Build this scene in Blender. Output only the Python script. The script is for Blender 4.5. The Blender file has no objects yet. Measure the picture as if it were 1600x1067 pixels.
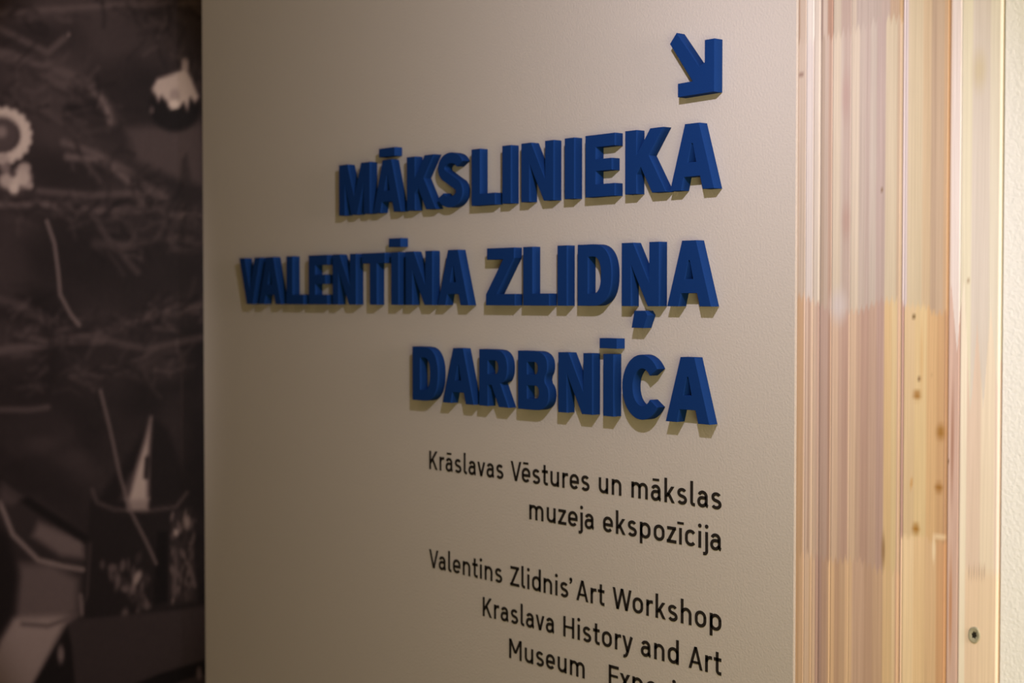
import bpy, bmesh, math, random
import numpy as np
from mathutils import Vector, Matrix

random.seed(4); RNG = np.random.default_rng(7)
scene = bpy.context.scene
COL = scene.collection

# ------------------------------------------------------------------ camera
# wall plane is y = 0, x runs along the wall to the right, z is up
F_PX = 2400.0
YAW = math.atan2(2021.0, F_PX)
PITCH = math.atan2(66.5, F_PX)
_c, _s = math.cos(YAW), math.sin(YAW)
DIRH = np.array([-_c, _s, 0.0]); RIGHT = np.array([_s, _c, 0.0]); UP0 = np.array([0, 0, 1.0])
FW = DIRH * math.cos(PITCH) - UP0 * math.sin(PITCH)
UPV = DIRH * math.sin(PITCH) + UP0 * math.cos(PITCH)
CAM = np.array([1.58266, -1.75337, 1.55])
cam_d = bpy.data.cameras.new('camera')
cam = bpy.data.objects.new('camera', cam_d); COL.objects.link(cam)
cam_d.sensor_width = 36.0; cam_d.lens = 36.0 * F_PX / 1600.0
cam_d.clip_start = 0.05
R = Matrix(((RIGHT[0], UPV[0], -FW[0]), (RIGHT[1], UPV[1], -FW[1]), (RIGHT[2], UPV[2], -FW[2])))
cam.matrix_world = Matrix.Translation(CAM.tolist()) @ R.to_4x4()
cam_d.dof.use_dof = True
cam_d.dof.focus_distance = 2.33
cam_d.dof.aperture_fstop = 3.6
scene.camera = cam

def on_plane(x, y, Y=0.0):
    """Where a measured photo point lies on the wall plane at depth Y -> (X, Z)."""
    r = FW + RIGHT * ((x - 800.0) / F_PX) - UPV * ((y - 533.5) / F_PX)
    t = (Y - CAM[1]) / r[1]
    p = CAM + t * r
    return p[0], p[2]

# ------------------------------------------------------------------ view, world, lights
scene.view_settings.view_transform = 'Standard'
scene.view_settings.look = 'None'
scene.view_settings.exposure = -0.12
scene.view_settings.gamma = 1.0
scene.view_settings.use_curve_mapping = False

world = bpy.data.worlds.new('world'); scene.world = world
world.use_nodes = True
bg = world.node_tree.nodes['Background']
bg.inputs[0].default_value = (1.0, 0.48, 0.22, 1); bg.inputs[1].default_value = 0.06

def aim(o, tgt):
    d = Vector(tgt) - o.location
    o.rotation_euler = d.to_track_quat('-Z', 'Y').to_euler()

def spot(name, loc, tgt, power, color, angle, blend, radius):
    l = bpy.data.lights.new(name, 'SPOT'); l.energy = power; l.color = color
    l.spot_size = math.radians(angle); l.spot_blend = blend; l.shadow_soft_size = radius
    o = bpy.data.objects.new(name, l); COL.objects.link(o); o.location = loc; aim(o, tgt)
    return o

def area(name, loc, tgt, power, color, sx, sy):
    l = bpy.data.lights.new(name, 'AREA'); l.energy = power; l.color = color
    l.shape = 'RECTANGLE'; l.size = sx; l.size_y = sy
    o = bpy.data.objects.new(name, l); COL.objects.link(o); o.location = loc; aim(o, tgt)
    return o

spot('ceiling_spot', (0.475, -0.68, 2.17), (-1.55, 0.0, 0.85), 54.0, (0.82, 0.800, 1.0), 144, 1.0, 0.016)
area('warm_room_light', (2.0, -1.6, 1.25), (-0.4, 0, 1.35), 31.5, (1.0, 0.945, 0.46), 1.0, 1.0)
area('added_side_fill', (2.9, -0.33, 1.80), (-0.3, -0.05, 1.55), 62.0, (1.0, 0.82, 0.76), 0.5, 1.0)  # unseen area light added to brighten the right sides of the letters
spot('added_plaster_fill', (1.25, -1.0, 2.05), (0.95, 0.0, 1.40), 22.0, (0.86, 0.86, 1.0), 76, 1.0, 0.04)  # extra unseen spot, added to lift the plaster and the timber beside it
spot('mural_spot', (-2.75, -1.75, 1.95), (-2.66, 0.1, 1.52), 62.0, (1.0, 0.93, 0.97), 64, 0.35, 0.05)

# ------------------------------------------------------------------ helpers
def s2l(c):
    c = np.asarray(c, float) / 255.0
    return np.where(c <= 0.04045, c / 12.92, ((c + 0.055) / 1.055) ** 2.4)

def new_mat(name):
    m = bpy.data.materials.new(name); m.use_nodes = True
    nt = m.node_tree
    return m, nt, nt.nodes['Principled BSDF']

def noise_bump(nt, bsdf, scale, strength, dist, detail=3.0, stretch=(1, 1, 1)):
    tc = nt.nodes.new('ShaderNodeTexCoord'); mp = nt.nodes.new('ShaderNodeMapping')
    mp.inputs['Scale'].default_value = stretch
    n = nt.nodes.new('ShaderNodeTexNoise'); n.inputs['Scale'].default_value = scale
    n.inputs['Detail'].default_value = detail
    b = nt.nodes.new('ShaderNodeBump'); b.inputs['Strength'].default_value = strength
    b.inputs['Distance'].default_value = dist
    nt.links.new(tc.outputs['Object'], mp.inputs[0]); nt.links.new(mp.outputs[0], n.inputs['Vector'])
    nt.links.new(n.outputs[0], b.inputs['Height']); nt.links.new(b.outputs[0], bsdf.inputs['Normal'])
    return n

def plain(name, rgb, rough=0.9, bump=None, spec=0.2, var=0.0):
    m, nt, b = new_mat(name)
    b.inputs['Base Color'].default_value = (*rgb, 1); b.inputs['Roughness'].default_value = rough
    b.inputs['Specular IOR Level'].default_value = spec
    if bump:
        n = noise_bump(nt, b, *bump)
        if var:
            mx = nt.nodes.new('ShaderNodeMix'); mx.data_type = 'RGBA'
            mx.inputs[6].default_value = (*[v * (1 - var) for v in rgb], 1)
            mx.inputs[7].default_value = (*[min(1, v * (1 + var)) for v in rgb], 1)
            nt.links.new(n.outputs[0], mx.inputs[0]); nt.links.new(mx.outputs[2], b.inputs['Base Color'])
    return m

def painted(name, rough, grain=None, spec=0.2):
    """Surface whose colour comes from the colour attribute, with procedural grain on top."""
    m, nt, b = new_mat(name)
    a = nt.nodes.new('ShaderNodeAttribute'); a.attribute_name = 'paint'
    out = a.outputs['Color']
    if grain:
        tc = nt.nodes.new('ShaderNodeTexCoord'); mp = nt.nodes.new('ShaderNodeMapping')
        mp.inputs['Scale'].default_value = grain[0]
        n = nt.nodes.new('ShaderNodeTexNoise'); n.inputs['Scale'].default_value = 1.0
        n.inputs['Detail'].default_value = 4.0
        rp = nt.nodes.new('ShaderNodeValToRGB')
        lo, hi = grain[1]
        rp.color_ramp.elements[0].position = 0.3; rp.color_ramp.elements[0].color = (lo, lo * .985, lo * .97, 1)
        rp.color_ramp.elements[1].position = 0.7; rp.color_ramp.elements[1].color = (hi, hi, hi, 1)
        mx = nt.nodes.new('ShaderNodeMix'); mx.data_type = 'RGBA'; mx.blend_type = 'MULTIPLY'
        mx.inputs[0].default_value = 1.0
        nt.links.new(tc.outputs['Object'], mp.inputs[0]); nt.links.new(mp.outputs[0], n.inputs['Vector'])
        nt.links.new(n.outputs[0], rp.inputs[0]); nt.links.new(out, mx.inputs[6]); nt.links.new(rp.outputs[0], mx.inputs[7])
        out = mx.outputs[2]
    nt.links.new(out, b.inputs['Base Color'])
    b.inputs['Roughness'].default_value = rough; b.inputs['Specular IOR Level'].default_value = spec
    return m

def link(name, me, mat=None, parent=None):
    o = bpy.data.objects.new(name, me); COL.objects.link(o)
    if mat: me.materials.append(mat)
    if parent: o.parent = parent
    return o

def tag(o, label=None, cat=None, group=None, kind=None):
    if label: o['label'] = label
    if cat: o['category'] = cat
    if group: o['group'] = group
    if kind: o['kind'] = kind
    return o

def box_mesh(name, x0, x1, y0, y1, z0, z1, bevel=0.0):
    bm = bmesh.new()
    bmesh.ops.create_cube(bm, size=1.0)
    for v in bm.verts:
        v.co = Vector((x0 + (v.co.x + .5) * (x1 - x0), y0 + (v.co.y + .5) * (y1 - y0), z0 + (v.co.z + .5) * (z1 - z0)))
    if bevel: bmesh.ops.bevel(bm, geom=bm.edges[:], offset=bevel, segments=2, affect='EDGES')
    me = bpy.data.meshes.new(name); bm.to_mesh(me); bm.free()
    return me

# ------------------------------------------------------------------ setting
M_PANEL = plain('beige_paint', (0.47, 0.41, 0.355), 0.85, (260.0, 0.36, 0.0014, 2.5))
M_PLASTER = plain('cream_plaster', (0.88, 0.86, 0.88), 0.92, (230.0, 0.45, 0.002, 3.0))
M_CEIL = plain('white_ceiling', (0.7, 0.68, 0.62), 0.95, (60.0, 0.2, 0.001, 2.0))
M_FLOOR = plain('brown_floor', (0.22, 0.15, 0.09), 0.6, (4.0, 0.1, 0.001, 4.0))
CEIL_Z = 2.75
XL = -1.6146                  # left edge of the beige panel
XR = 0.1405                   # its right edge
MURAL_Y = 0.10

def structure(name, me, mat, label, cat):
    return tag(link(name, me, mat), label, cat, kind='structure')

structure('wall_front', box_mesh('wall_front', XL, XR, 0.0, MURAL_Y + 0.02, 0.0, CEIL_Z, 0.0012), M_PANEL,
          'beige painted panel wall carrying the blue heading and black lettering', 'wall')
structure('wall_left', box_mesh('wall_left', -4.2, XL, MURAL_Y + 0.02, MURAL_Y + 0.12, 0.0, CEIL_Z), M_PLASTER,
          'wall behind the dark photo mural, left of the beige panel', 'wall')
structure('wall_right', box_mesh('wall_right', 0.476, 2.6, 0.006, 0.14, 0.0, CEIL_Z), M_PLASTER,
          'cream rough plaster wall at the right beside the timber', 'wall')
structure('floor', box_mesh('floor', -4.2, 2.6, -4.5, 0.22, -0.1, 0.0), M_FLOOR, 'floor in front of the walls', 'floor')
structure('ceiling', box_mesh('ceiling', -4.2, 2.6, -4.5, 0.22, CEIL_Z, CEIL_Z + 0.1), M_CEIL, 'ceiling over the walls', 'ceiling')

# ------------------------------------------------------------------ painted timber
def smooth(e0, e1, x):
    t = np.clip((x - e0) / (e1 - e0), 0, 1)
    return t * t * (3 - 2 * t)

WOOD_Y = 0.003
def wx(px): return on_plane(px, 467, WOOD_Y)[0]

def strips(X, table):
    """table: (photo column, colour) pairs marking strip starts; soft 1.2 mm joints."""
    out = np.zeros(X.shape + (3,)); first = True
    for px, col in table:
        c = s2l(col)
        if first: out[:] = c; first = False
        else:
            a = smooth(wx(px) - 0.0018, wx(px) + 0.0018, X)[..., None]
            out = out * (1 - a) + c * a
    return out

SEG_TOP = [(1240, (168, 138, 118)), (1248, (206, 180, 162)), (1258, (236, 219, 208)), (1270, (226, 205, 190)), (1280, (176, 148, 134)),
           (1284, (214, 188, 172)), (1291, (186, 145, 125)), (1300, (214, 192, 172)), (1312, (200, 172, 160)), (1328, (222, 198, 180)),
           (1336, (205, 182, 172)), (1375, (208, 182, 172)), (1388, (214, 180, 156)), (1402, (205, 168, 135))]
SEG_UP = [(1240, (196, 168, 148)), (1247, (208, 184, 166)), (1258, (232, 214, 206)), (1269, (206, 184, 170)), (1271, (228, 208, 192)),
          (1280, (192, 166, 148)), (1287, (210, 184, 168)), (1293, (200, 166, 148)), (1299, (228, 206, 184)), (1312, (214, 192, 178)),
          (1316, (206, 180, 168)), (1328, (230, 208, 188)), (1341, (212, 190, 178)), (1350, (208, 184, 174)), (1358, (216, 196, 184)),
          (1368, (206, 180, 172)), (1382, (230, 208, 182)), (1400, (218, 188, 164))]
SEG_LO = [(1240, (186, 150, 118)), (1248, (196, 158, 124)), (1256, (214, 182, 160)), (1263, (186, 152, 132)), (1266, (216, 184, 158)),
          (1273, (206, 174, 152)), (1277, (184, 152, 136)), (1288, (190, 158, 142)), (1294, (176, 140, 120)), (1298, (214, 180, 154)),
          (1310, (198, 164, 144)), (1316, (190, 154, 136)), (1326, (216, 182, 154)), (1338, (198, 164, 142)), (1345, (190, 154, 136)),
          (1358, (196, 162, 142)), (1370, (190, 156, 142)), (1382, (224, 188, 142)), (1394, (226, 196, 152)), (1402, (206, 170, 144))]
SEG_BOT = [(1240, (186, 148, 112)), (1250, (198, 160, 124)), (1257, (214, 180, 150)), (1266, (200, 164, 130)), (1270, (214, 178, 146)),
           (1276, (172, 138, 122)), (1286, (182, 146, 122)), (1294, (188, 152, 122)), (1297, (216, 176, 136)), (1306, (190, 152, 122)),
           (1314, (196, 160, 128)), (1323, (214, 176, 138)), (1334, (198, 162, 136)), (1352, (188, 152, 126)), (1366, (196, 160, 130)),
           (1382, (216, 180, 136)), (1396, (226, 194, 152)), (1401, (206, 166, 134))]
KN_UP = [(1406, (178, 140, 118)), (1409, (232, 214, 206)), (1417, (228, 208, 172)), (1440, (226, 198, 160)), (1453, (206, 178, 150)),
         (1462, (216, 188, 158)), (1473, (222, 186, 148)), (1479, (206, 160, 118))]
KN_LO = [(1403, (176, 140, 124)), (1406, (212, 178, 148)), (1410, (186, 146, 124)), (1413, (222, 192, 140)), (1430, (226, 196, 138)),
         (1449, (220, 180, 124)), (1465, (210, 168, 116)), (1476, (188, 146, 104))]
KN_BOT = [(1401, (186, 140, 116)), (1406, (222, 186, 152)), (1412, (232, 202, 156)), (1430, (224, 190, 142)), (1448, (214, 178, 134)),
          (1466, (206, 160, 116)), (1476, (198, 150, 108))]
ED_UP = [(1481, (226, 190, 160)), (1485, (238, 216, 202)), (1500, (238, 220, 188)), (1517, (228, 208, 190)), (1545, (238, 220, 196))]
ED_LO = [(1479, (196, 152, 122)), (1483, (214, 178, 152)), (1490, (206, 170, 146)), (1499, (190, 154, 130)), (1502, (240, 222, 188)),
         (1512, (226, 198, 168)), (1534, (236, 214, 180)), (1556, (230, 204, 178))]

def tone(table, k):  # k offsets uneven lamp light per segment, so light goes into board colours
    return [(px, tuple(255 * min(.97, (1.055 * min(v, .92) ** (1 / 2.4) - .055)) for v in s2l(c) / np.array(k))) for px, c in table]
SEG_TOP = tone(SEG_TOP, (1.34, 1.27, 1.28)); SEG_UP = tone(SEG_UP, (1.33, 1.27, 1.27))
SEG_LO = tone(SEG_LO, (1.11, 1.05, .99)); SEG_BOT = tone(SEG_BOT, (1.0, .94, .84))
KN_UP = tone(KN_UP, (1.26, 1.24, 1.14)); KN_LO = tone(KN_LO, (1.06, 1.02, .80)); KN_BOT = tone(KN_BOT, (.96, .92, .78))
ED_UP = tone(ED_UP, (1.06, .97, .84)); ED_LO = tone(ED_LO, (.96, .90, .72))

def finger_mask(X, Z, z_joint, pitch, depth, jitter):
    """1 above a finger joint whose fingers point up and down."""
    tri = np.abs(((X / pitch) % 1.0) * 2 - 1)
    step = np.interp(X, jitter[0], jitter[1])
    zz = z_joint + step + (tri - 0.5) * depth
    return smooth(zz - 0.004, zz + 0.004, Z)

MARK_TONE = [(1.3, 1.25, 1.15)]
def drop(colr, X, Z, px, py, rx, rz, rgb, soft=0.5, tilt=0.0, k=None):
    """a knot, nick or filler mark of its own shape"""
    x0, z0 = on_plane(px, py, WOOD_Y)
    dx, dz = X - x0, Z - z0
    dz = dz - tilt * dx
    r = np.sqrt((dx / rx) ** 2 + (dz / rz) ** 2)
    a = (1 - smooth(1 - soft, 1 + soft, r))[..., None]
    colr[:] = colr * (1 - a) + np.minimum(.92, s2l(rgb) / np.array(k or MARK_TONE[0])) * a

M_WOOD = painted('planed_pine', 0.62, ((520.0, 520.0, 7.0), (0.93, 1.04)), 0.15)

def board(name, x0, x1, profile, paint, label, cat, kind='structure'):
    """vertical board: fine front grid following a milled profile, with sides and back."""
    nx = int((x1 - x0) / 0.0011) + 2
    zs = np.concatenate([np.linspace(0, 0.8, 20, endpoint=False), np.arange(0.8, 2.2, 0.006), np.linspace(2.2, CEIL_Z, 16)])
    xs = np.linspace(x0, x1, nx)
    ys = np.array([profile(x) for x in xs])
    Xg, Zg = np.meshgrid(xs, zs)
    colr = paint(Xg, Zg)
    # front rows, plus a back column at each side so the board has thickness
    xs2 = np.concatenate([[x0], xs, [x1]]); ys2 = np.concatenate([[0.07], ys, [0.07]])
    colr2 = np.concatenate([colr[:, :1], colr, colr[:, -1:]], axis=1)
    nz, n2 = len(zs), len(xs2)
    V = np.zeros((nz, n2, 3)); V[..., 0] = xs2[None]; V[..., 1] = ys2[None]; V[..., 2] = zs[:, None]
    idx = np.arange(nz * n2).reshape(nz, n2)
    f = np.stack([idx[:-1, :-1], idx[:-1, 1:], idx[1:, 1:], idx[1:, :-1]], -1).reshape(-1, 4).tolist()
    f += np.stack([idx[1:, -1], idx[:-1, -1], idx[:-1, 0], idx[1:, 0]], -1).tolist()
    me = bpy.data.meshes.new(name); me.from_pydata(V.reshape(-1, 3).tolist(), [], f); me.update()
    at = me.color_attributes.new('paint', 'FLOAT_COLOR', 'POINT')
    at.data.foreach_set('color', np.concatenate([colr2.reshape(-1, 3), np.ones((nz * n2, 1))], 1).astype(np.float32).ravel())
    return tag(link(name, me, M_WOOD), label, cat, kind=kind)

def mixa(a, b, m): return a * (1 - m[..., None]) + b * m[..., None]

def streaks(X, Z, amp, seed):
    r = np.random.default_rng(seed)
    out = np.ones_like(X)
    for k in range(26):
        fx = r.uniform(200, 1400); fz = r.uniform(-9, 9); ph = r.uniform(0, 6.28)
        out += amp / 5 * np.sin(X * fx + fz * Z + ph + 1.1 * np.sin(Z * r.uniform(2, 7) + r.uniform(0, 6)))
    return np.clip(out, .8, 1.15)[..., None]

def zpx(py, px=1320): return on_plane(px, py, WOOD_Y)[1]

def paint_casing(X, Z):
    xs = [wx(p) for p in (1243, 1258, 1300, 1345, 1375, 1410)]
    j0 = (xs, [-.004, -.006, -.004, .003, .010, .006])
    j1 = (xs, [.010, .010, -.012, -.010, .004, .004])
    j2 = (xs, [0, 0, -.004, .004, -.006, -.004])
    c = mixa(strips(X, SEG_BOT), strips(X, SEG_LO), finger_mask(X, Z, zpx(875), 0.0085, 0.012, j2))
    c = mixa(c, strips(X, SEG_UP), finger_mask(X, Z, zpx(474), 0.0085, 0.010, j1))
    c = mixa(c, strips(X, SEG_TOP), finger_mask(X, Z, zpx(50), 0.0085, 0.014, j0))
    c *= streaks(X, Z, 0.028, 3)
    drop(c, X, Z, 1251, 117, 0.007, 0.0007, (160, 130, 112), 0.5, 0.12)
    drop(c, X, Z, 1245, 786, 0.006, 0.0007, (160, 125, 95), 0.5, -0.1)
    drop(c, X, Z, 1378, 295, 0.0022, 0.0026, (150, 120, 90))
    drop(c, X, Z, 1322, 150, 0.006, 0.030, (200, 168, 152), 0.9)
    drop(c, X, Z, 1322, 345, 0.006, 0.022, (198, 164, 146), 0.9)
    drop(c, X, Z, 1310, 478, 0.012, 0.020, (224, 206, 194), 0.9)
    drop(c, X, Z, 1380, 860, 0.003, 0.020, (176, 138, 100), 0.9)
    return c

def paint_knotty(X, Z):
    MARK_TONE[0] = (1.0, 1.0, .9)
    xs = [wx(1400), wx(1412), wx(1450), wx(1460), wx(1480)]
    c = mixa(strips(X, KN_BOT), strips(X, KN_LO), finger_mask(X, Z, zpx(842, 1440), 0.011, 0.004, (xs, [0, 0, 0.004, -0.004, 0])))
    c = mixa(c, strips(X, KN_UP), finger_mask(X, Z, zpx(481, 1440), 0.0085, 0.008, (xs, [.006, .004, .002, -.008, -.006])))
    c *= streaks(X, Z, 0.022, 11)
    drop(c, X, Z, 1428, 493, 0.0032, 0.0028, (128, 104, 66))
    drop(c, X, Z, 1443, 590, 0.011, 0.0011, (128, 96, 62), 0.5, 0.28)
    drop(c, X, Z, 1433, 617, 0.0062, 0.0058, (166, 120, 58), 0.8)
    drop(c, X, Z, 1470, 675, 0.0062, 0.0092, (166, 120, 58), 0.9)
    drop(c, X, Z, 1467, 762, 0.0058, 0.0058, (164, 116, 56), 0.8)
    drop(c, X, Z, 1431, 826, 0.0055, 0.0068, (172, 124, 54), 0.8)
    drop(c, X, Z, 1469, 843, 0.009, 0.0010, (168, 122, 82), 0.4)
    drop(c, X, Z, 1467, 839, 0.009, 0.0022, (232, 206, 166), 0.5)
    drop(c, X, Z, 1459, 858, 0.0028, 0.016, (234, 210, 172), 0.6)
    drop(c, X, Z, 1424, 755, 0.0024, 0.007, (208, 166, 110), 0.6, 0.9)
    drop(c, X, Z, 1440, 560, 0.0025, 0.040, (214, 180, 128), 0.9)
    return c

def paint_edge(X, Z):
    MARK_TONE[0] = (1.0, .94, .78)
    xs = [wx(1480), wx(1500), wx(1520), wx(1562)]
    c = mixa(strips(X, ED_LO), strips(X, ED_UP), finger_mask(X, Z, zpx(530, 1530), 0.02, 0.12, (xs, [0, .05, -.05, 0])))
    c *= streaks(X, Z, 0.014, 21)
    lowpale = (1 - smooth(zpx(905, 1530), zpx(880, 1530), Z)) * smooth(wx(1510), wx(1513), X)
    c = mixa(c, np.broadcast_to(s2l((240, 214, 190)), c.shape), lowpale * 0.75)
    for k in range(7):
        drop(c, X, Z, 1514 + k * 4, 893 + (k % 2) * 3, 0.0009, 0.010, (206, 176, 148), 0.6)
    drop(c, X, Z, 1530, 110, 0.009, 0.022, (216, 196, 160), 0.9)
    drop(c, X, Z, 1513, 438, 0.0020, 0.0020, (190, 165, 130))
    drop(c, X, Z, 1481, 720, 0.0020, 0.0026, (150, 112, 80))
    drop(c, X, Z, 1488, 690, 0.0022, 0.070, (178, 132, 108), 0.9)
    drop(c, X, Z, 1485, 950, 0.0022, 0.060, (196, 140, 100), 0.9)
    return c

def bumps(items, base):
    def f(x):
        y = base
        for px, w, d in items:
            xc = wx(px)
            y += d * math.exp(-((x - xc) / w) ** 2)
        return y
    return f

prof_casing = bumps([(1243, .0016, .003), (1258, .0010, .0007), (1270, .0009, .0008), (1280, .0013, .0016), (1299, .0010, .0008), (1328, .0010, .0004), (1407, .0016, .0022)], WOOD_Y)
prof_knotty = bumps([(1407, .0016, .0026), (1412, .0010, .0008), (1481, .0014, .0030)], WOOD_Y)
prof_edge = bumps([(1481, .0014, .0026), (1500, .0010, .0007), (1562, .0012, .0012)], WOOD_Y)
X_A0, X_A1, X_B1, X_C1 = XR + 0.0004, wx(1408), wx(1481), wx(1562)
board('trim_1', X_A0, X_A1, prof_casing, paint_casing,
      'finger-jointed pine casing board directly beside the beige panel', 'timber board')
board('trim_2', X_A1 + .0002, X_B1, prof_knotty, paint_knotty,
      'narrow yellowish pine board with small brown knots, middle of the timber', 'timber board')
board('trim_3', X_B1 + .0002, X_C1, prof_edge, paint_edge,
      'pale pine edge board with a screw in it, beside the cream plaster', 'timber board')

# countersunk screw in the edge board
def screw():
    x0, z0 = on_plane(1522.5, 992, WOOD_Y)
    bm = bmesh.new()
    rings = [(0.0092, 0.0006), (0.0088, -0.0008), (0.0078, -0.0015), (0.0062, -0.0013), (0.0046, -0.0010), (0.0036, -0.0006), (0.0028, -0.0004)]
    N = 32; prev = None
    for k, (r, y) in enumerate(rings):
        ring = []
        for i in range(N):
            a = 2 * math.pi * i / N
            rr = r * (1 + 0.14 * math.cos(6 * a)) if k >= 4 else r * (1 + 0.025 * math.sin(5 * a + 1))
            ring.append(bm.verts.new((rr * math.cos(a), y, rr * math.sin(a) * 1.25)))
        if prev:
            for i in range(N): bm.faces.new((prev[i], prev[(i + 1) % N], ring[(i + 1) % N], ring[i]))
        prev = ring
    bm.faces.new(prev)
    bmesh.ops.recalc_face_normals(bm, faces=bm.faces[:])
    me = bpy.data.meshes.new('screw'); bm.to_mesh(me); bm.free()
    me.materials.append(plain('zinc_screw', (0.36, 0.33, 0.24), 0.45, (900.0, 0.6, 0.0006, 2.0), 0.5))
    dark = plain('recess_shade', (0.02, 0.017, 0.012), 0.7)  # near-black colour paints the shade inside the shallow recess
    me.materials.append(dark)
    for p in me.polygons:
        if p.index >= 5 * N: p.material_index = 1
    o = link('screw', me); o.location = (x0, WOOD_Y, z0)
    o.rotation_euler = (0, math.radians(12), 0)
    tag(o, 'dull zinc screw head sunk in the pale pine edge board near the plaster', 'screw')
screw()

# ------------------------------------------------------------------ photo mural
def mural():
    x0, x1, z0, z1 = -4.1, XL - 0.003, 0.0, CEIL_Z
    st = 0.0075
    xs = np.concatenate([np.linspace(x0, -3.25, 12, endpoint=False), np.arange(-3.25, x1, st), [x1]])
    zs = np.concatenate([np.linspace(z0, 0.3, 6, endpoint=False), np.arange(0.3, 2.55, st), np.linspace(2.56, z1, 6)])
    X, Z = np.meshgrid(xs, zs)
    # picture coordinates: where a point of the print appears in the photographed composition
    d = np.stack([X - CAM[0], np.full_like(X, MURAL_Y - CAM[1]), Z - CAM[2]], -1)
    zc = d @ FW
    U = 800 + F_PX * (d @ RIGHT) / zc; W = 533.5 - F_PX * (d @ UPV) / zc
    # low-frequency tone: mid dark foliage with lighter and darker clouds
    def clouds(scale, seed, octv=4):
        r = np.random.default_rng(seed); out = np.zeros_like(U)
        for o in range(octv):
            for k in range(7):
                a = r.uniform(0, 6.28); f = 2 ** o / scale * r.uniform(.7, 1.4)
                out += np.sin((U * math.cos(a) + W * math.sin(a)) * f + r.uniform(0, 6.28)) * 0.5 ** o
        return out / 4.0
    tone = 53 - 20 * np.clip((W - 250) / 700, -.4, 1)
    tone = tone + 6.0 * clouds(45, 2) + 5.0 * clouds(16, 5, 3)
    A = np.clip(tone, 18, 255)
    L = [A]
    def lay(a, v): L[0] = L[0] * (1 - a) + v * a
    def seg_d(pts):
        D = np.full_like(U, 1e9)
        for (ax, ay), (bx, by) in zip(pts[:-1], pts[1:]):
            vx, vy = bx - ax, by - ay; q = max(vx * vx + vy * vy, 1e-6)
            t = np.clip(((U - ax) * vx + (W - ay) * vy) / q, 0, 1)
            D = np.minimum(D, np.hypot(U - ax - t * vx, W - ay - t * vy))
        return D
    def stroke(pts, w, v, soft=4.0, op=1.0):
        lay(op * (1 - smooth(max(0, w - soft), w + soft, seg_d(pts))), v)
    def blob(cx, cy, rx, ry, v, soft=.25, op=1.0, rot=0.0):
        c, s = math.cos(rot), math.sin(rot); du, dw = U - cx, W - cy
        r = np.hypot((du * c + dw * s) / rx, (-du * s + dw * c) / ry)
        lay(op * (1 - smooth(1 - soft, 1 + soft, r)), v)
    def poly(pts, v, soft=4.0, op=1.0):
        ins = np.zeros(U.shape, bool); n = len(pts)
        for i in range(n):
            (ax, ay), (bx, by) = pts[i], pts[(i + 1) % n]
            cond = ((ay > W) != (by > W)) & (U < (bx - ax) * (W - ay) / ((by - ay) or 1e-6) + ax)
            ins ^= cond
        D = seg_d(pts + [pts[0]]); sd = np.where(ins, -D, D)
        lay(op * (1 - smooth(-soft, soft, sd)), v)
    # --- dark hollows between branches
    for b in [(225, 150, 70, 55, 30), (120, 270, 70, 35, 34), (240, 420, 90, 60, 30), (120, 400, 80, 60, 30), (60, 480, 60, 30, 28),
              (260, 300, 60, 30, 34), (170, 160, 40, 60, 40), (110, 585, 60, 55, 25), (230, 600, 40, 50, 28), (300, 560, 30, 60, 26),
              (30, 620, 50, 40, 33), (60, 770, 70, 40, 36), (310, 720, 30, 90, 22), (280, 70, 60, 30, 40), (60, 60, 60, 25, 38)]:
        blob(*b[:4], b[4], .6, .75)
    # lighter foliage patches
    for b in [(250, 60, 60, 30, 62), (170, 60, 40, 30, 60), (60, 160, 40, 40, 58), (90, 170, 30, 50, 60), (150, 590, 55, 45, 48), (250, 570, 40, 25, 62),
              (285, 345, 50, 20, 50), (20, 430, 25, 40, 55), (60, 660, 40, 25, 44), (240, 690, 60, 30, 40), (65, 695, 26, 14, 60)]:
        blob(*b[:4], b[4], .7, .6)
    # --- grey wedge right of the branch, below the bauble
    poly([(195, 200), (318, 195), (318, 290), (280, 280), (215, 252)], 74, 10, .9)
    poly([(284, 250), (292, 240), (300, 290), (282, 282)], 45, 5, .8)
    # --- branches
    stroke([(-10, 22), (90, 14), (200, 6), (330, 2)], 4, 92, 5, .75)
    stroke([(-10, 40), (40, 65), (75, 82), (100, 60)], 5, 92, 5, .7)
    stroke([(0, 85), (70, 100), (140, 130), (165, 165), (176, 190)], 7, 92, 7, .65)
    stroke([(140, 138), (165, 160), (172, 190)], 4, 118, 4, .7)
    stroke([(100, 135), (70, 115), (40, 92), (0, 80)], 5, 84, 6, .6)
    stroke([(100, 222), (150, 240), (200, 268), (250, 305)], 5, 96, 6, .75)
    stroke([(105, 245), (160, 250), (205, 285), (225, 300)], 5, 104, 5, .8)
    stroke([(-10, 320), (60, 318), (140, 330), (240, 328), (330, 345)], 5, 98, 5, .8)
    stroke([(60, 298), (140, 305), (230, 300), (260, 308)], 4, 92, 5, .65)
    stroke([(145, 335), (170, 375), (215, 425)], 4, 78, 5, .6)
    stroke([(330, 380), (270, 370), (200, 385), (150, 380)], 6, 72, 8, .6)
    stroke([(-10, 465), (40, 480), (80, 505)], 6, 80, 7, .6)
    stroke([(330, 475), (240, 490), (160, 520), (60, 540), (-10, 550)], 6, 84, 6, .75)
    stroke([(-10, 548), (80, 535), (150, 530), (230, 545), (325, 525)], 4, 84, 6, .6)
    stroke([(0, 640), (50, 640), (75, 636)], 4, 84, 4, .7)
    r = np.random.default_rng(12)
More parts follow.
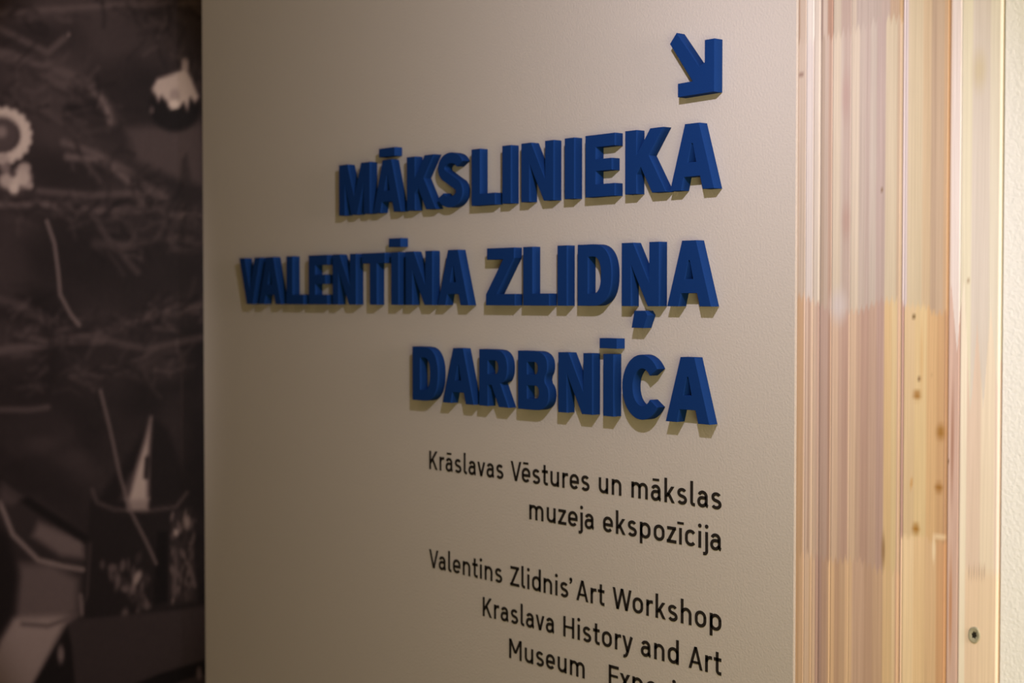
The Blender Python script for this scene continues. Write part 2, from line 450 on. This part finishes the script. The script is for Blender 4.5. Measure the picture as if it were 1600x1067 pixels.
    # fir needles along the branches
    for ax, ay, bx, by, n in [(0, 22, 318, 2, 40), (0, 85, 170, 160, 40), (100, 225, 250, 305, 40), (0, 320, 318, 340, 80), (0, 548, 318, 480, 80),
                              (150, 380, 318, 375, 40), (0, 465, 90, 510, 24), (190, 15, 318, 130, 30), (0, 140, 120, 190, 24), (20, 600, 300, 560, 50)]:
        for k in range(int(n * 1.3)):
            t = r.uniform(); px, py = ax + (bx - ax) * t + r.normal(0, 7), ay + (by - ay) * t + r.normal(0, 12)
            ang = math.atan2(by - ay, bx - ax) + r.normal(0, .75); ln = r.uniform(12, 46); bend = r.normal(0, .3)
            v = r.choice([24, 28, 34, 62, 72, 84]) * (1.0 if py < 620 else .8)
            mx_, my_ = px + .55 * ln * math.cos(ang), py + .55 * ln * math.sin(ang)
            stroke([(px, py), (mx_, my_), (mx_ + .45 * ln * math.cos(ang + bend), my_ + .45 * ln * math.sin(ang + bend))], r.uniform(1.5, 3), v, 4.5, r.uniform(.2, .45))
    # thin icicle strands
    stroke([(73, 345), (85, 380), (91, 425), (94, 460), (110, 490), (124, 508)], 2.6, 116, 2.5, .8)
    stroke([(284, 555), (284, 770)], 1.2, 52, 2, .7)
    # --- bauble with a white cap of frost
    blob(273, 168, 40, 38, 24, .15, 1.0)
    poly([(286, 95), (293, 97), (293, 112), (300, 125), (311, 152), (305, 160), (297, 152), (293, 172), (287, 160), (279, 168),
          (268, 170), (262, 160), (252, 150), (248, 158), (243, 148), (237, 140), (245, 124), (268, 116), (284, 110)], 176, 4.5, 1.0)
    stroke([(289, 95), (290, 108)], 4, 140, 4, .8)
    blob(273, 150, 8, 12, 138, .5, .7)
    blob(272, 163, 9, 7, 205, .5, .8)
    blob(237, 172, 4, 6, 92, .5, .7)
    blob(107, 54, 3, 3, 118, .6, .8)
    # --- daisy-like white ornament at the left edge
    for k in range(13):
        a = -1.75 + k * 0.33
        blob(3 + 38 * math.cos(a), 212 + 36 * math.sin(a), 10, 8, 188, .35, .95, a)
    blob(2, 210, 27, 27, 74, .3, .95)
    blob(2, 206, 9, 9, 150, .6, .6)
    for bx, by, rx, ry, v in [(14, 282, 16, 13, 170), (34, 278, 15, 16, 182), (22, 295, 8, 8, 190), (38, 262, 10, 8, 160), (8, 262, 8, 7, 120), (46, 290, 6, 6, 150), (4, 248, 12, 6, 150)]:
        blob(bx, by, rx, ry, v, .4, .9)
    blob(20, 272, 6, 5, 60, .4, .8); blob(33, 293, 4, 4, 90, .4, .5)
    # --- lower left: dark rod, pale cloth
    poly([(-10, 760), (60, 775), (130, 840), (130, 1000), (60, 1080), (-20, 1090)], 50, 12, .6)
    poly([(60, 815), (130, 845), (132, 872), (95, 868), (50, 838)], 104, 8, .85)
    poly([(30, 880), (80, 880), (122, 905), (122, 955), (70, 985), (20, 1000)], 98, 12, .85)
    poly([(20, 965), (118, 962), (100, 980), (50, 1075), (-20, 1075), (-20, 1050), (0, 1000)], 140, 9, .95)
    stroke([(35, 975), (75, 978), (118, 963)], 3, 70, 4, .7)
    poly([(-20, 800), (15, 840), (28, 900), (22, 960), (-20, 1020)], 26, 10, .95)
    stroke([(-10, 745), (60, 795), (135, 843)], 7, 22, 4, 1.0)
    stroke([(0, 785), (20, 835), (60, 875), (100, 885), (130, 890)], 3, 128, 4, .85)
    poly([(0, 748), (40, 775), (18, 790), (0, 785)], 76, 7, .7)
    # --- candle tin: cone of light over a dark drum
    poly([(145, 790), (205, 705), (236, 650), (262, 670), (300, 770), (290, 792), (160, 800)], 27, 8, .95)
    poly([(236, 652), (232, 720), (231, 795), (196, 795), (212, 735), (226, 690)], 168, 7, .95)
    poly([(206, 740), (196, 795), (185, 795), (195, 760)], 90, 8, .7)
    stroke([(230, 716), (228, 745)], 4, 34, 3, .9)
    poly([(140, 782), (290, 782), (286, 795), (262, 960), (132, 962), (133, 905)], 30, 4, 1.0)
    stroke([(144, 765), (152, 785), (178, 796), (230, 798), (275, 792), (292, 770)], 3, 66, 3, .9)
    poly([(196, 778), (233, 778), (231, 797), (200, 797)], 150, 5, .85)
    for k in range(60):
        a, b = r.normal(212, 17), r.normal(915, 22)
        blob(a, b, r.uniform(2, 6), r.uniform(4, 12), r.choice([56, 84, 100, 30]), .6, .7, r.uniform(-.4, .4))
    blob(214, 903, 5, 12, 150, .6, .8, .4); blob(176, 887, 7, 6, 104, .6, .7); blob(160, 882, 4, 7, 80, .6, .7); blob(195, 920, 6, 5, 104, .6, .7)
    stroke([(141, 850), (136, 930), (128, 950)], 2.5, 56, 3, .8); stroke([(126, 930), (128, 960)], 2.5, 118, 3, .7)
    poly([(262, 830), (246, 830), (240, 945), (262, 940)], 16, 4, .9)
    # long strand hanging in front of the drum
    stroke([(157, 610), (172, 670), (188, 745), (205, 800), (228, 845), (244, 880)], 2.6, 100, 2.5, .8)
    # sparkling tinsel column at its right
    poly([(268, 800), (298, 795), (308, 940), (264, 945)], 46, 6, .9)
    for k in range(70):
        a, b = r.uniform(268, 306), r.uniform(800, 940)
        blob(a, b, r.uniform(1.5, 4), r.uniform(3, 11), r.choice([30, 62, 84, 104]), .6, .7, r.uniform(-.3, .3))
    blob(275, 832, 4, 6, 150, .6, .9); blob(292, 815, 5, 10, 128, .6, .9); stroke([(296, 885), (304, 915)], 3, 110, 4, .6)
    stroke([(276, 860), (272, 930)], 2, 90, 3, .6)
    # --- table top and its edge
    poly([(105, 975), (128, 966), (262, 955), (330, 945), (330, 1030), (200, 1080), (118, 1080)], 50, 4, .95)
    poly([(105, 978), (112, 1010), (118, 1080), (46, 1080)], 24, 4, 1.0)
    blob(95, 1022, 5, 14, 116, .6, .85)
    poly([(190, 1078), (250, 1052), (330, 1028), (330, 1048), (230, 1085)], 15, 3, 1.0)
    poly([(230, 1085), (330, 1048), (330, 1090)], 46, 3, 1.0)
    blob(311, 1052, 4, 10, 96, .6, .8)
    T = np.clip(L[0] + RNG.normal(0, 1.2, U.shape), 10, 225)
    # sepia-purple print tone: darks neutral brown, lights warm
    rgb = np.stack([T * 1.0 + 1, T * (0.80 + 0.10 * T / 200), T * (0.80 + 0.02 * T / 200)], -1)
    alb = s2l(np.clip(rgb, 3, 250)) * 1.35
    nz, nx = X.shape
    # thin rigid print board: front grid, plus rim and back
    V = np.stack([X, np.full_like(X, MURAL_Y), Z], -1).reshape(-1, 3)
    idx = np.arange(nz * nx).reshape(nz, nx)
    f = np.stack([idx[:-1, :-1], idx[:-1, 1:], idx[1:, 1:], idx[1:, :-1]], -1).reshape(-1, 4).tolist()
    rim = list(idx[0, :]) + list(idx[1:, -1]) + list(idx[-1, :-1][::-1]) + list(idx[1:-1, 0][::-1])
    base = nz * nx
    back = V[rim].copy(); back[:, 1] = MURAL_Y + 0.0195
    n = len(rim)
    for i in range(n):
        j = (i + 1) % n
        f.append([int(rim[j]), int(rim[i]), base + i, base + j])
    f.append([base + i for i in range(n)][::-1])
    Vall = np.concatenate([V, back]); C = np.concatenate([alb.reshape(-1, 3), np.full((n, 3), 0.03)])
    me = bpy.data.meshes.new('photo_mural'); me.from_pydata(Vall.tolist(), [], f); me.update()
    at = me.color_attributes.new('paint', 'FLOAT_COLOR', 'POINT')
    at.data.foreach_set('color', np.concatenate([C, np.ones((len(C), 1))], 1).astype(np.float32).ravel())
    o = link('photo_mural', me, painted('mural_print', 0.75, None, 0.15))
    tag(o, 'dark sepia photo mural of fir branches with ornaments, left of the beige panel', 'mural')
mural()

# ------------------------------------------------------------------ raised blue letters
CAP = 0.1016
DEPTH = 0.0185
def arc(cx, cy, rx, ry, a0, a1, n=18):
    return [(cx + rx * math.cos(math.radians(a0 + (a1 - a0) * i / n)), cy + ry * math.sin(math.radians(a0 + (a1 - a0) * i / n))) for i in range(n + 1)]

def ribbon(path, hw):
    """outline of constant (or per-point) half width around an open path"""
    P = [Vector(p) for p in path]; Lf, Rt = [], []
    for i, p in enumerate(P):
        if i == 0: d = (P[1] - P[0]).normalized(); k = 1
        elif i == len(P) - 1: d = (P[-1] - P[-2]).normalized(); k = 1
        else:
            a, b = (P[i] - P[i - 1]).normalized(), (P[i + 1] - P[i]).normalized()
            d = (a + b).normalized(); k = min(2.0, 1 / max(0.3, d.dot(a)))
        nrm = Vector((-d.y, d.x)) * (hw(i / (len(P) - 1)) if callable(hw) else hw) * k
        Lf.append(tuple(p + nrm)); Rt.append(tuple(p - nrm))
    return Lf + Rt[::-1]

def bowl(x0, xm, x1, y0, y1):
    """D-shaped right half: straight to xm then round to x1"""
    cy, ry = (y0 + y1) / 2, (y1 - y0) / 2
    pts = []
    for i in range(25):
        a = math.radians(-90 + 180 * i / 24)
        ca, sa = math.cos(a), math.sin(a)
        pts.append((xm + (x1 - xm) * abs(ca) ** 0.85, cy + ry * math.copysign(abs(sa) ** 0.85, sa)))
    return [(x0, y0)] + pts + [(x0, y1)]

A_OUT = [(0, 0), (.31, 1), (.60, 1), (.911, 0), (.678, 0), (.624, .20), (.287, .20), (.233, 0)]
A_IN = [(.368, .415), (.543, .415), (.470, .70), (.441, .70)]
def s_path():
    return (arc(.385, .745, .27, .152, 12, 90, 10) + arc(.385, .72, .268, .177, 90, 225, 16)[1:] + [(.30, .545), (.46, .46)]
            + arc(.375, .282, .275, .180, 42, -90, 16)[0:] + arc(.375, .258, .277, .156, -90, -168, 10)[1:])
GLYPH = {
 'A': (.911, [A_OUT, A_IN]),
 'V': (.911, [[(x, 1 - y) for x, y in [(0, 0), (.325, 1), (.586, 1), (.911, 0), (.668, 0), (.4555, .70), (.243, 0)]]]),
 'M': (1.07, [[(0, 0), (0, 1), (.30, 1), (.535, .36), (.77, 1), (1.07, 1), (1.07, 0), (.86, 0), (.86, .60), (.635, 0), (.435, 0), (.21, .60), (.21, 0)]]),
 'K': (.90, [[(0, 0), (0, 1), (.255, 1), (.255, .60), (.555, 1), (.84, 1), (.525, .585), (.90, 0), (.60, 0), (.345, .42), (.255, .305), (.255, 0)]]),
 'S': (.755, [ribbon(s_path(), .098)]),
 'L': (.66, [[(0, 0), (0, 1), (.24, 1), (.24, .205), (.66, .205), (.66, 0)]]),
 'I': (.235, [[(0, 0), (0, 1), (.235, 1), (.235, 0)]]),
 'N': (.83, [[(0, 0), (0, 1), (.255, 1), (.615, .37), (.615, 1), (.83, 1), (.83, 0), (.585, 0), (.212, .65), (.212, 0)]]),
 'E': (.69, [[(0, 0), (0, 1), (.69, 1), (.69, .80), (.245, .80), (.245, .605), (.62, .605), (.62, .415), (.245, .415), (.245, .20), (.69, .20), (.69, 0)]]),
 'T': (.77, [[(.267, 0), (.267, .80), (0, .80), (0, 1), (.77, 1), (.77, .80), (.503, .80), (.503, 0)]]),
 'Z': (.79, [[(0, 0), (0, .19), (.47, .80), (.03, .80), (.03, 1), (.77, 1), (.77, .82), (.30, .20), (.79, .20), (.79, 0)]]),
 'D': (.79, [bowl(0, .36, .79, 0, 1), bowl(.24, .36, .545, .20, .80)]),
 'R': (.81, [None, bowl(.24, .42, .53, .565, .81)]),
 'B': (.80, [None, bowl(.24, .42, .52, .60, .815), bowl(.24, .44, .55, .185, .415)]),
 'C': (.795, [ribbon([(.0 + p[0], p[1]) for p in arc(.425, .5, .322, .403, 37, 323, 44)], lambda t: .098 + .020 * math.sin(math.pi * t))]),
}
_rb = bowl(0, .44, .775, .375, 1.0)
GLYPH['R'][1][0] = [(0, 0)] + [(.24, 0), (.24, .375), (.345, .375), (.545, 0), (.81, 0), (.585, .415)] + [p for p in _rb if p[0] > .5 and p[1] > .44] + [(.44, 1), (0, 1)]
_bt, _bb = bowl(0, .44, .765, .505, 1.0), bowl(0, .44, .80, 0, .53)
GLYPH['B'][1][0] = [(0, 0)] + [p for p in _bb if p[0] > .43 and p[1] < .47] + [(.69, .515)] + [p for p in _bt if p[0] > .43 and p[1] > .57] + [(0, 1)]

M_BLUE = plain('blue_painted_foam', (0.0050, 0.027, 0.115), 0.8, (700.0, 0.35, 0.0008, 3.0), 0.06, 0.10)

def extrude(name, polys, depth, bevel):
    """closed 2D outlines (first solid, others holes) -> bevelled solid with back face at y=0, front at y=-depth"""
    cu = bpy.data.curves.new(name, 'CURVE'); cu.dimensions = '2D'; cu.fill_mode = 'BOTH'
    cu.extrude = depth / 2 - bevel; cu.bevel_depth = bevel; cu.bevel_resolution = 1; cu.offset = -bevel
    for pl in polys:
        sp = cu.splines.new('POLY'); sp.points.add(len(pl) - 1); sp.use_cyclic_u = True
        for q, (x, y) in zip(sp.points, pl): q.co = (x, y, 0, 1)
    tmp = bpy.data.objects.new('tmp', cu); COL.objects.link(tmp)
    dg = bpy.context.evaluated_depsgraph_get()
    me = bpy.data.meshes.new_from_object(tmp.evaluated_get(dg))
    bpy.data.objects.remove(tmp); bpy.data.curves.remove(cu)
    me.transform(Matrix(((1, 0, 0, 0), (0, 0, -1, 0), (0, 1, 0, 0), (0, 0, 0, 1))))
    me.transform(Matrix.Translation((0, -depth / 2, 0)))
    for p in me.polygons: p.use_smooth = True
    me.set_sharp_from_angle(angle=math.radians(32))
    me.name = name
    return me

def scaled(polys, sx, sy): return [[(x * sx, y * sy) for x, y in p] for p in polys]

def letter(ch, x, z, label, sx=1.0, mark=None):
    w, polys = GLYPH[ch]
    o = link('raised_letter', extrude('raised_letter', scaled(polys, CAP * sx, CAP), DEPTH, 0.0005), M_BLUE)
    o.location = (x + 0.0009, -0.0004, z)
    tag(o, label, 'letter', 'raised blue letters of the sign heading')
    if mark:
        kind, pts = mark
        m = link(kind, extrude(kind, [[(px - x, pz - z) for px, pz in pts]], DEPTH, 0.0005), M_BLUE, o)
    return o

def bar(x0, x1, z0, z1): return [(x0, z0), (x0, z1), (x1, z1), (x1, z0)]

Z1, Z2, Z3 = 1.7177, 1.5385, 1.3583
TOP, MID, BOT = 'top blue row', 'middle blue row', 'bottom blue row'
letter('M', -1.0205, Z1, 'raised blue letter M at the left start of the top blue row', 1.0)
letter('A', -.9003, Z1, 'raised blue letter A with a bar above it in the top blue row', 1.0, ('macron', bar(-.8807, -.8285, 1.8255, 1.8420)))
letter('K', -.7891, Z1, 'raised blue letter K between barred A and S in the top blue row')
letter('S', -.6937, Z1, 'raised blue curved letter S, the only S of the heading')
letter('L', -.5918, Z1, 'raised blue letter L between S and I in the top blue row')
letter('I', -.5050, Z1, 'raised blue letter I right after the L in the top blue row')
letter('N', -.4533, Z1, 'raised blue letter N between two letters I in the top blue row')
letter('I', -.3409, Z1, 'raised blue letter I between N and E in the top blue row')
letter('E', -.2898, Z1, 'raised blue letter E before the last K in the top blue row')
letter('K', -.1959, Z1, 'raised blue letter K before the final A of the top blue row')
letter('A', -.0958, Z1, 'raised blue letter A ending the top blue row, below the arrow')
letter('V', -1.4176, Z2, 'raised blue letter V at the far left start of the middle blue row', .96)
letter('A', -1.3350, Z2, 'raised blue letter A between V and L in the middle blue row')
letter('L', -1.2215, Z2, 'raised blue letter L before the E in the middle blue row')
letter('E', -1.1344, Z2, 'raised blue letter E, the only E in the middle blue row')
letter('N', -1.0451, Z2, 'raised blue letter N between E and T in the middle blue row')
letter('T', -.9399, Z2, 'raised blue letter T, the only T of the heading')
letter('I', -.8408, Z2, 'raised blue letter I with a bar above it in the middle blue row', 1.0, ('macron', bar(-.8487, -.8098, 1.6500, 1.6668)))
letter('N', -.7935, Z2, 'raised blue letter N after the barred I in the middle blue row')
letter('A', -.6930, Z2, 'raised blue letter A ending the first word of the middle blue row')
letter('Z', -.5508, Z2, 'raised blue letter Z, the only Z of the heading')
letter('L', -.4483, Z2, 'raised blue letter L between Z and I in the middle blue row', 1.02)
letter('I', -.3589, Z2, 'raised blue letter I without bar, before D in the middle blue row')
letter('D', -.3084, Z2, 'raised blue letter D in the second word of the middle blue row', 1.02)
letter('N', -.2034, Z2, 'raised blue letter N with a comma mark below it', 1.0,
       ('comma_mark', [(-.1803, 1.5038), (-.1737, 1.5312), (-.1497, 1.5312), (-.1440, 1.524), (-.1535, 1.5036)]))
letter('A', -.1012, Z2, 'raised blue letter A ending the middle blue row')
letter('D', -.7722, Z3, 'raised blue letter D starting the bottom blue row')
letter('A', -.6779, Z3, 'raised blue letter A between D and R in the bottom blue row')
letter('R', -.5700, Z3, 'raised blue letter R, the only R of the heading')
letter('B', -.4622, Z3, 'raised blue letter B, the only B of the heading')
letter('N', -.3567, Z3, 'raised blue letter N between B and barred I in the bottom blue row')
letter('I', -.2460, Z3, 'raised blue letter I with a bar above it in the bottom blue row', 1.0, ('macron', bar(-.2550, -.2142, 1.4692, 1.4857)))
letter('C', -.2000, Z3, 'raised blue round letter C, the only C of the heading')
letter('A', -.1037, Z3, 'raised blue letter A ending the bottom blue row')

ar = link('raised_arrow', extrude('raised_arrow', [[(-.0817, 1.9617), (-.0960, 1.9462), (-.0478, 1.8835), (-.0787, 1.8829), (-.0787, 1.8620), (-.0030, 1.8632),
          (-.0030, 1.9432), (-.0227, 1.9432), (-.0227, 1.9095), (-.0340, 1.9045)]], DEPTH, 0.0005), M_BLUE)
ar.location = (0, -0.0004, 0)
tag(ar, 'raised blue arrow pointing down right above the end of the top letter row', 'arrow')

# ------------------------------------------------------------------ small black lettering
SW = 0.145; HW = SW / 2; XH = 0.745
XT, XB = XH - HW, HW            # centre lines at x-height and baseline
def rib(*pts): return ribbon(list(pts), HW)
def dia(p, q, k=1.0):
    (x0, y0), (x1, y1) = p, q
    L = math.hypot(x1 - x0, y1 - y0); h = HW * k * L / abs(y1 - y0)
    return [(x0 - h, y0), (x0 + h, y0), (x1 + h, y1), (x1 - h, y1)]
def rect(x0, y0, x1, y1): return [(x0, y0), (x1, y0), (x1, y1), (x0, y1)]
def disc(cx, cy, r): return arc(cx, cy, r, r, 0, 345, 23)
def arch(x0, x1):     # shoulder from stem x0 over to stem x1 then down
    r = (x1 - x0) / 2
    return rib(*(arc(x0 + r, XT - r * 1.02, r, r * 1.02, 175, 0, 16) + [(x1, 0)]))
def stad(x0, x1, y0, y1):
    r = (x1 - x0) / 2; cx = (x0 + x1) / 2
    out = arc(cx, y1 - r, r, r, 0, 180, 18) + arc(cx, y0 + r, r, r, 180, 360, 18)
    P = out + [out[0], out[1]]
    return rib(*P)
def g(): 
    S = HW
    G = {}
    G['n'] = (.575, [rect(0, 0, SW, XH), arch(S, .575 - S)])
    G['m'] = (.93, [rect(0, 0, SW, XH), arch(S, .465), arch(.465, .93 - S)])
    G['h'] = (.575, [rect(0, 0, SW, 1.11), arch(S, .575 - S)])
    r = (.575 - SW) / 2
    G['u'] = (.575, [rib((S, XH), *arc(S + r, XB + r, r, r, 180, 350, 16)), rect(.575 - SW, 0, .575, XH)])
    G['o'] = (.60, [stad(S, .60 - S, XB, XT)])
    G['d'] = (.60, [stad(S, .60 - S, XB, XT), rect(.60 - SW, 0, .60, 1.11)])
    G['p'] = (.60, [stad(S, .60 - S, XB, XT), rect(0, -.25, SW, XH)])
    G['a'] = (.58, [rib(*(arc(.265, XT - .19, .19, .19, 158, 0, 16) + [(.455, .17)] + arc(.555, .165, .10, .10, 180, 262, 6))),
                    rib(*([(.455, .425), (.245, .425)] + arc(.235, .245, .172, .18, 90, 270, 14) + [(.31, .075), (.40, .13), (.455, .21)]))])
    G['e'] = (.575, [rib(*([(S, .355), (.51, .355)] + arc(.2875, XT - .223, .223, .223, 0, 180, 18) + arc(.2875, XB + .223, .223, .223, 180, 322, 14)))])
    G['s'] = (.52, [rib(*(arc(.26, .527, .175, .144, 28, 90, 6) + arc(.255, .527, .170, .144, 90, 250, 12)[1:] + arc(.27, .213, .185, .150, 70, -90, 12)
                          + arc(.262, .213, .195, .150, -90, -152, 6)[1:]))])
    G['c'] = (.54, [rib(*(arc(.2875, XT - .223, .223, .223, 35, 180, 14) + arc(.2875, XB + .223, .223, .223, 180, 325, 14)))])
    G['t'] = (.42, [rib((.18, 1.0), *arc(.31, .20, .13, .136, 180, 275, 8), (.40, .068)), rect(0, XH - SW, .40, XH)])
    G['l'] = (.26, [rib((S, 1.11), *arc(S + .12, .185, .12, .121, 180, 275, 8), (.25, .066))])
    G['i'] = (SW, [rect(0, 0, SW, XH), disc(S, .985, .09)])
    G['ī'] = (SW, [rect(0, 0, SW, XH), rect(-.10, .905, SW + .10, 1.015)])
    G['j'] = (.20, [rib((.20 - S, XH), *arc(.02, -.10, .116, .125, 0, -85, 8), (-.05, -.226)), disc(.20 - S, .985, .09)])
    G['r'] = (.37, [rect(0, 0, SW, XH), rib(*arc(S + .21, XT - .22, .21, .22, 178, 78, 10), (.37, XT - .002))])
    G['k'] = (.57, [rect(0, 0, SW, 1.11), dia((.115, .26), (.455, XH), .95), dia((.48, 0), (.215, .43), .98)])
    G['v'] = (.58, [dia((.07, XH), (.29, 0), .95), dia((.51, XH), (.29, 0), .95)])
    G['x'] = (.57, [dia((.075, XH), (.495, 0)), dia((.495, XH), (.075, 0))])
    G['y'] = (.58, [dia((.07, XH), (.30, 0), .95), rib((.535, XH + .0), (.31, .02), (.245, -.13), (.19, -.19), (.12, -.215), (.06, -.21))])
    G['z'] = (.52, [rect(.02, XH - SW, .50, XH), rect(0, 0, .52, SW), dia((.09, SW * .6), (.42, XH - SW * .6))])
    G['K'] = (.68, [rect(0, 0, SW, 1), dia((.10, .34), (.575, 1), .95), dia((.585, 0), (.265, .57), .98)])
    G['V'] = (.74, [dia((.072, 1), (.37, 0), .95), dia((.668, 1), (.37, 0), .95)])
    G['Z'] = (.64, [rect(.02, 1 - SW, .62, 1), rect(0, 0, .64, SW), dia((.10, SW * .6), (.53, 1 - SW * .6))])
    G['A'] = (.76, [dia((.072, 0), (.38, 1), .95), dia((.688, 0), (.38, 1), .95), rect(.17, .245, .59, .36)])
    G['W'] = (1.10, [dia((.07, 1), (.29, 0), .95), dia((.55, 1), (.29, 0), .95), dia((.55, 1), (.81, 0), .95), dia((1.03, 1), (.81, 0), .95)])
    G['H'] = (.70, [rect(0, 0, SW, 1), rect(.70 - SW, 0, .70, 1), rect(S, .44, .70 - S, .56)])
    G['M'] = (.86, [rect(0, 0, SW, 1), rect(.86 - SW, 0, .86, 1), dia((.08, 1), (.43, .30), .95), dia((.78, 1), (.43, .30), .95)])
    G['E'] = (.58, [rect(0, 0, SW, 1), rect(S, 1 - SW, .58, 1), rect(S, .44, .54, .56), rect(S, 0, .58, SW)])
    G['’'] = (.22, [disc(.11, .94, .09), ribbon([(.135, .95), (.14, .86), (.10, .78), (.045, .735)], lambda t: .062 - .03 * t)])
    for base, acc in (('a', 'ā'), ('e', 'ē')):
        w, pl = G[base]; G[acc] = (w, pl + [rect(w / 2 - .20, .905, w / 2 + .16, 1.015)])
    return G
SG = g()
ROUND = set('oecdsaāē'); DIAG = set('vxyVAWkKzZrt')
def side(ch, right):
    if ch in 'vxyVAW': return .035
    if ch in ROUND: return .075 if not (right and ch in 'aāc') else .055
    if ch in 'd' and right: return .105
    if ch in 'kKrtzZlE’' and right: return .045
    if ch in 'tzZj': return .05
    return .105
M_INK = plain('black_vinyl', (0.017, 0.013, 0.010), 0.55, None, 0.25)
TCAP = 0.0350

def prism(polys, sx, sz, x0, d=0.0005):
    bm = bmesh.new()
    for pl in polys:
        n = len(pl)
        a = [bm.verts.new((x0 + x * sx, 0, y * sz)) for x, y in pl]
        b = [bm.verts.new((x0 + x * sx, -d, y * sz)) for x, y in pl]
        for i in range(n):
            j = (i + 1) % n
            bm.faces.new((a[i], a[j], b[j], b[i]))
        if len(pl) > 8 and len(pl) % 2 == 0 and getattr(prism, 'rib', True) and n not in (24,):
            for i in range(n // 2 - 1):
                k = n - 1 - i
                for s in (a, b): bm.faces.new((s[i], s[i + 1], s[k - 1], s[k]))
        else:
            for s in (a, b): bm.faces.new(s)
    bmesh.ops.recalc_face_normals(bm, faces=bm.faces[:])
    me = bpy.data.meshes.new('letter'); bm.to_mesh(me); bm.free()
    return me

def text_line(z, words, label):
    root = bpy.data.objects.new('lettering_line', None); COL.objects.link(root)
    root.location = (words[0][1], 0, z); root.empty_display_size = .02
    tag(root, label, 'lettering', 'small black lettering lines under the heading')
    for w, xa, xb in words:
        pos = []; x = 0.0
        for i, ch in enumerate(w):
            if i: x += side(w[i - 1], True) + side(ch, False)
            if w[i - 1:i + 1] in ('Va', 'Vē'): x -= .07
            if w[i - 1:i + 1] == 'Wo': x -= .04
            if w[i - 1:i + 1] == 's’': x -= .12
            pos.append(x); x += SG[ch][0]
        sc = (xb - xa) / x
        wo = bpy.data.objects.new('word', None); COL.objects.link(wo); wo.parent = root
        wo.location = (xa - words[0][1], -0.0003, 0); wo.empty_display_size = .01
        for ch, px in zip(w, pos):
            me = prism(SG[ch][1], sc, TCAP, 0.0)
            o = link('letter', me, M_INK, wo); o.location = (px * sc, 0, 0)

text_line(1.2275, [('Krāslavas', -.7424, -.5228), ('Vēstures', -.5023, -.2974), ('un', -.2745, -.2207), ('mākslas', -.1974, -.0018)],
          'black four-word lettering line directly under the bottom blue row, ending in mākslas')
text_line(1.1640, [('muzeja', -.4516, -.2852), ('ekspozīcija', -.2638, -.0008)],
          'short black lettering line of two words, muzeja ekspozīcija')
text_line(1.0400, [('Valentins', -.7433, -.5263), ('Zlidnis’', -.5039, -.3390), ('Art', -.3293, -.2597), ('Workshop', -.2406, -.0009)],
          'black English lettering line with an apostrophe, ending in Art Workshop')
text_line(.9727, [('Kraslava', -.5815, -.3847), ('History', -.3623, -.1944), ('and', -.1744, -.0903), ('Art', -.0689, .0001)],
          'black lettering line ending in History and Art')
text_line(.9095, [('Museum', -.5066, -.3083), ('Exposition', -.2497, .0002)],
          'lowest black lettering line starting with Museum, cut by the bottom of the photo')
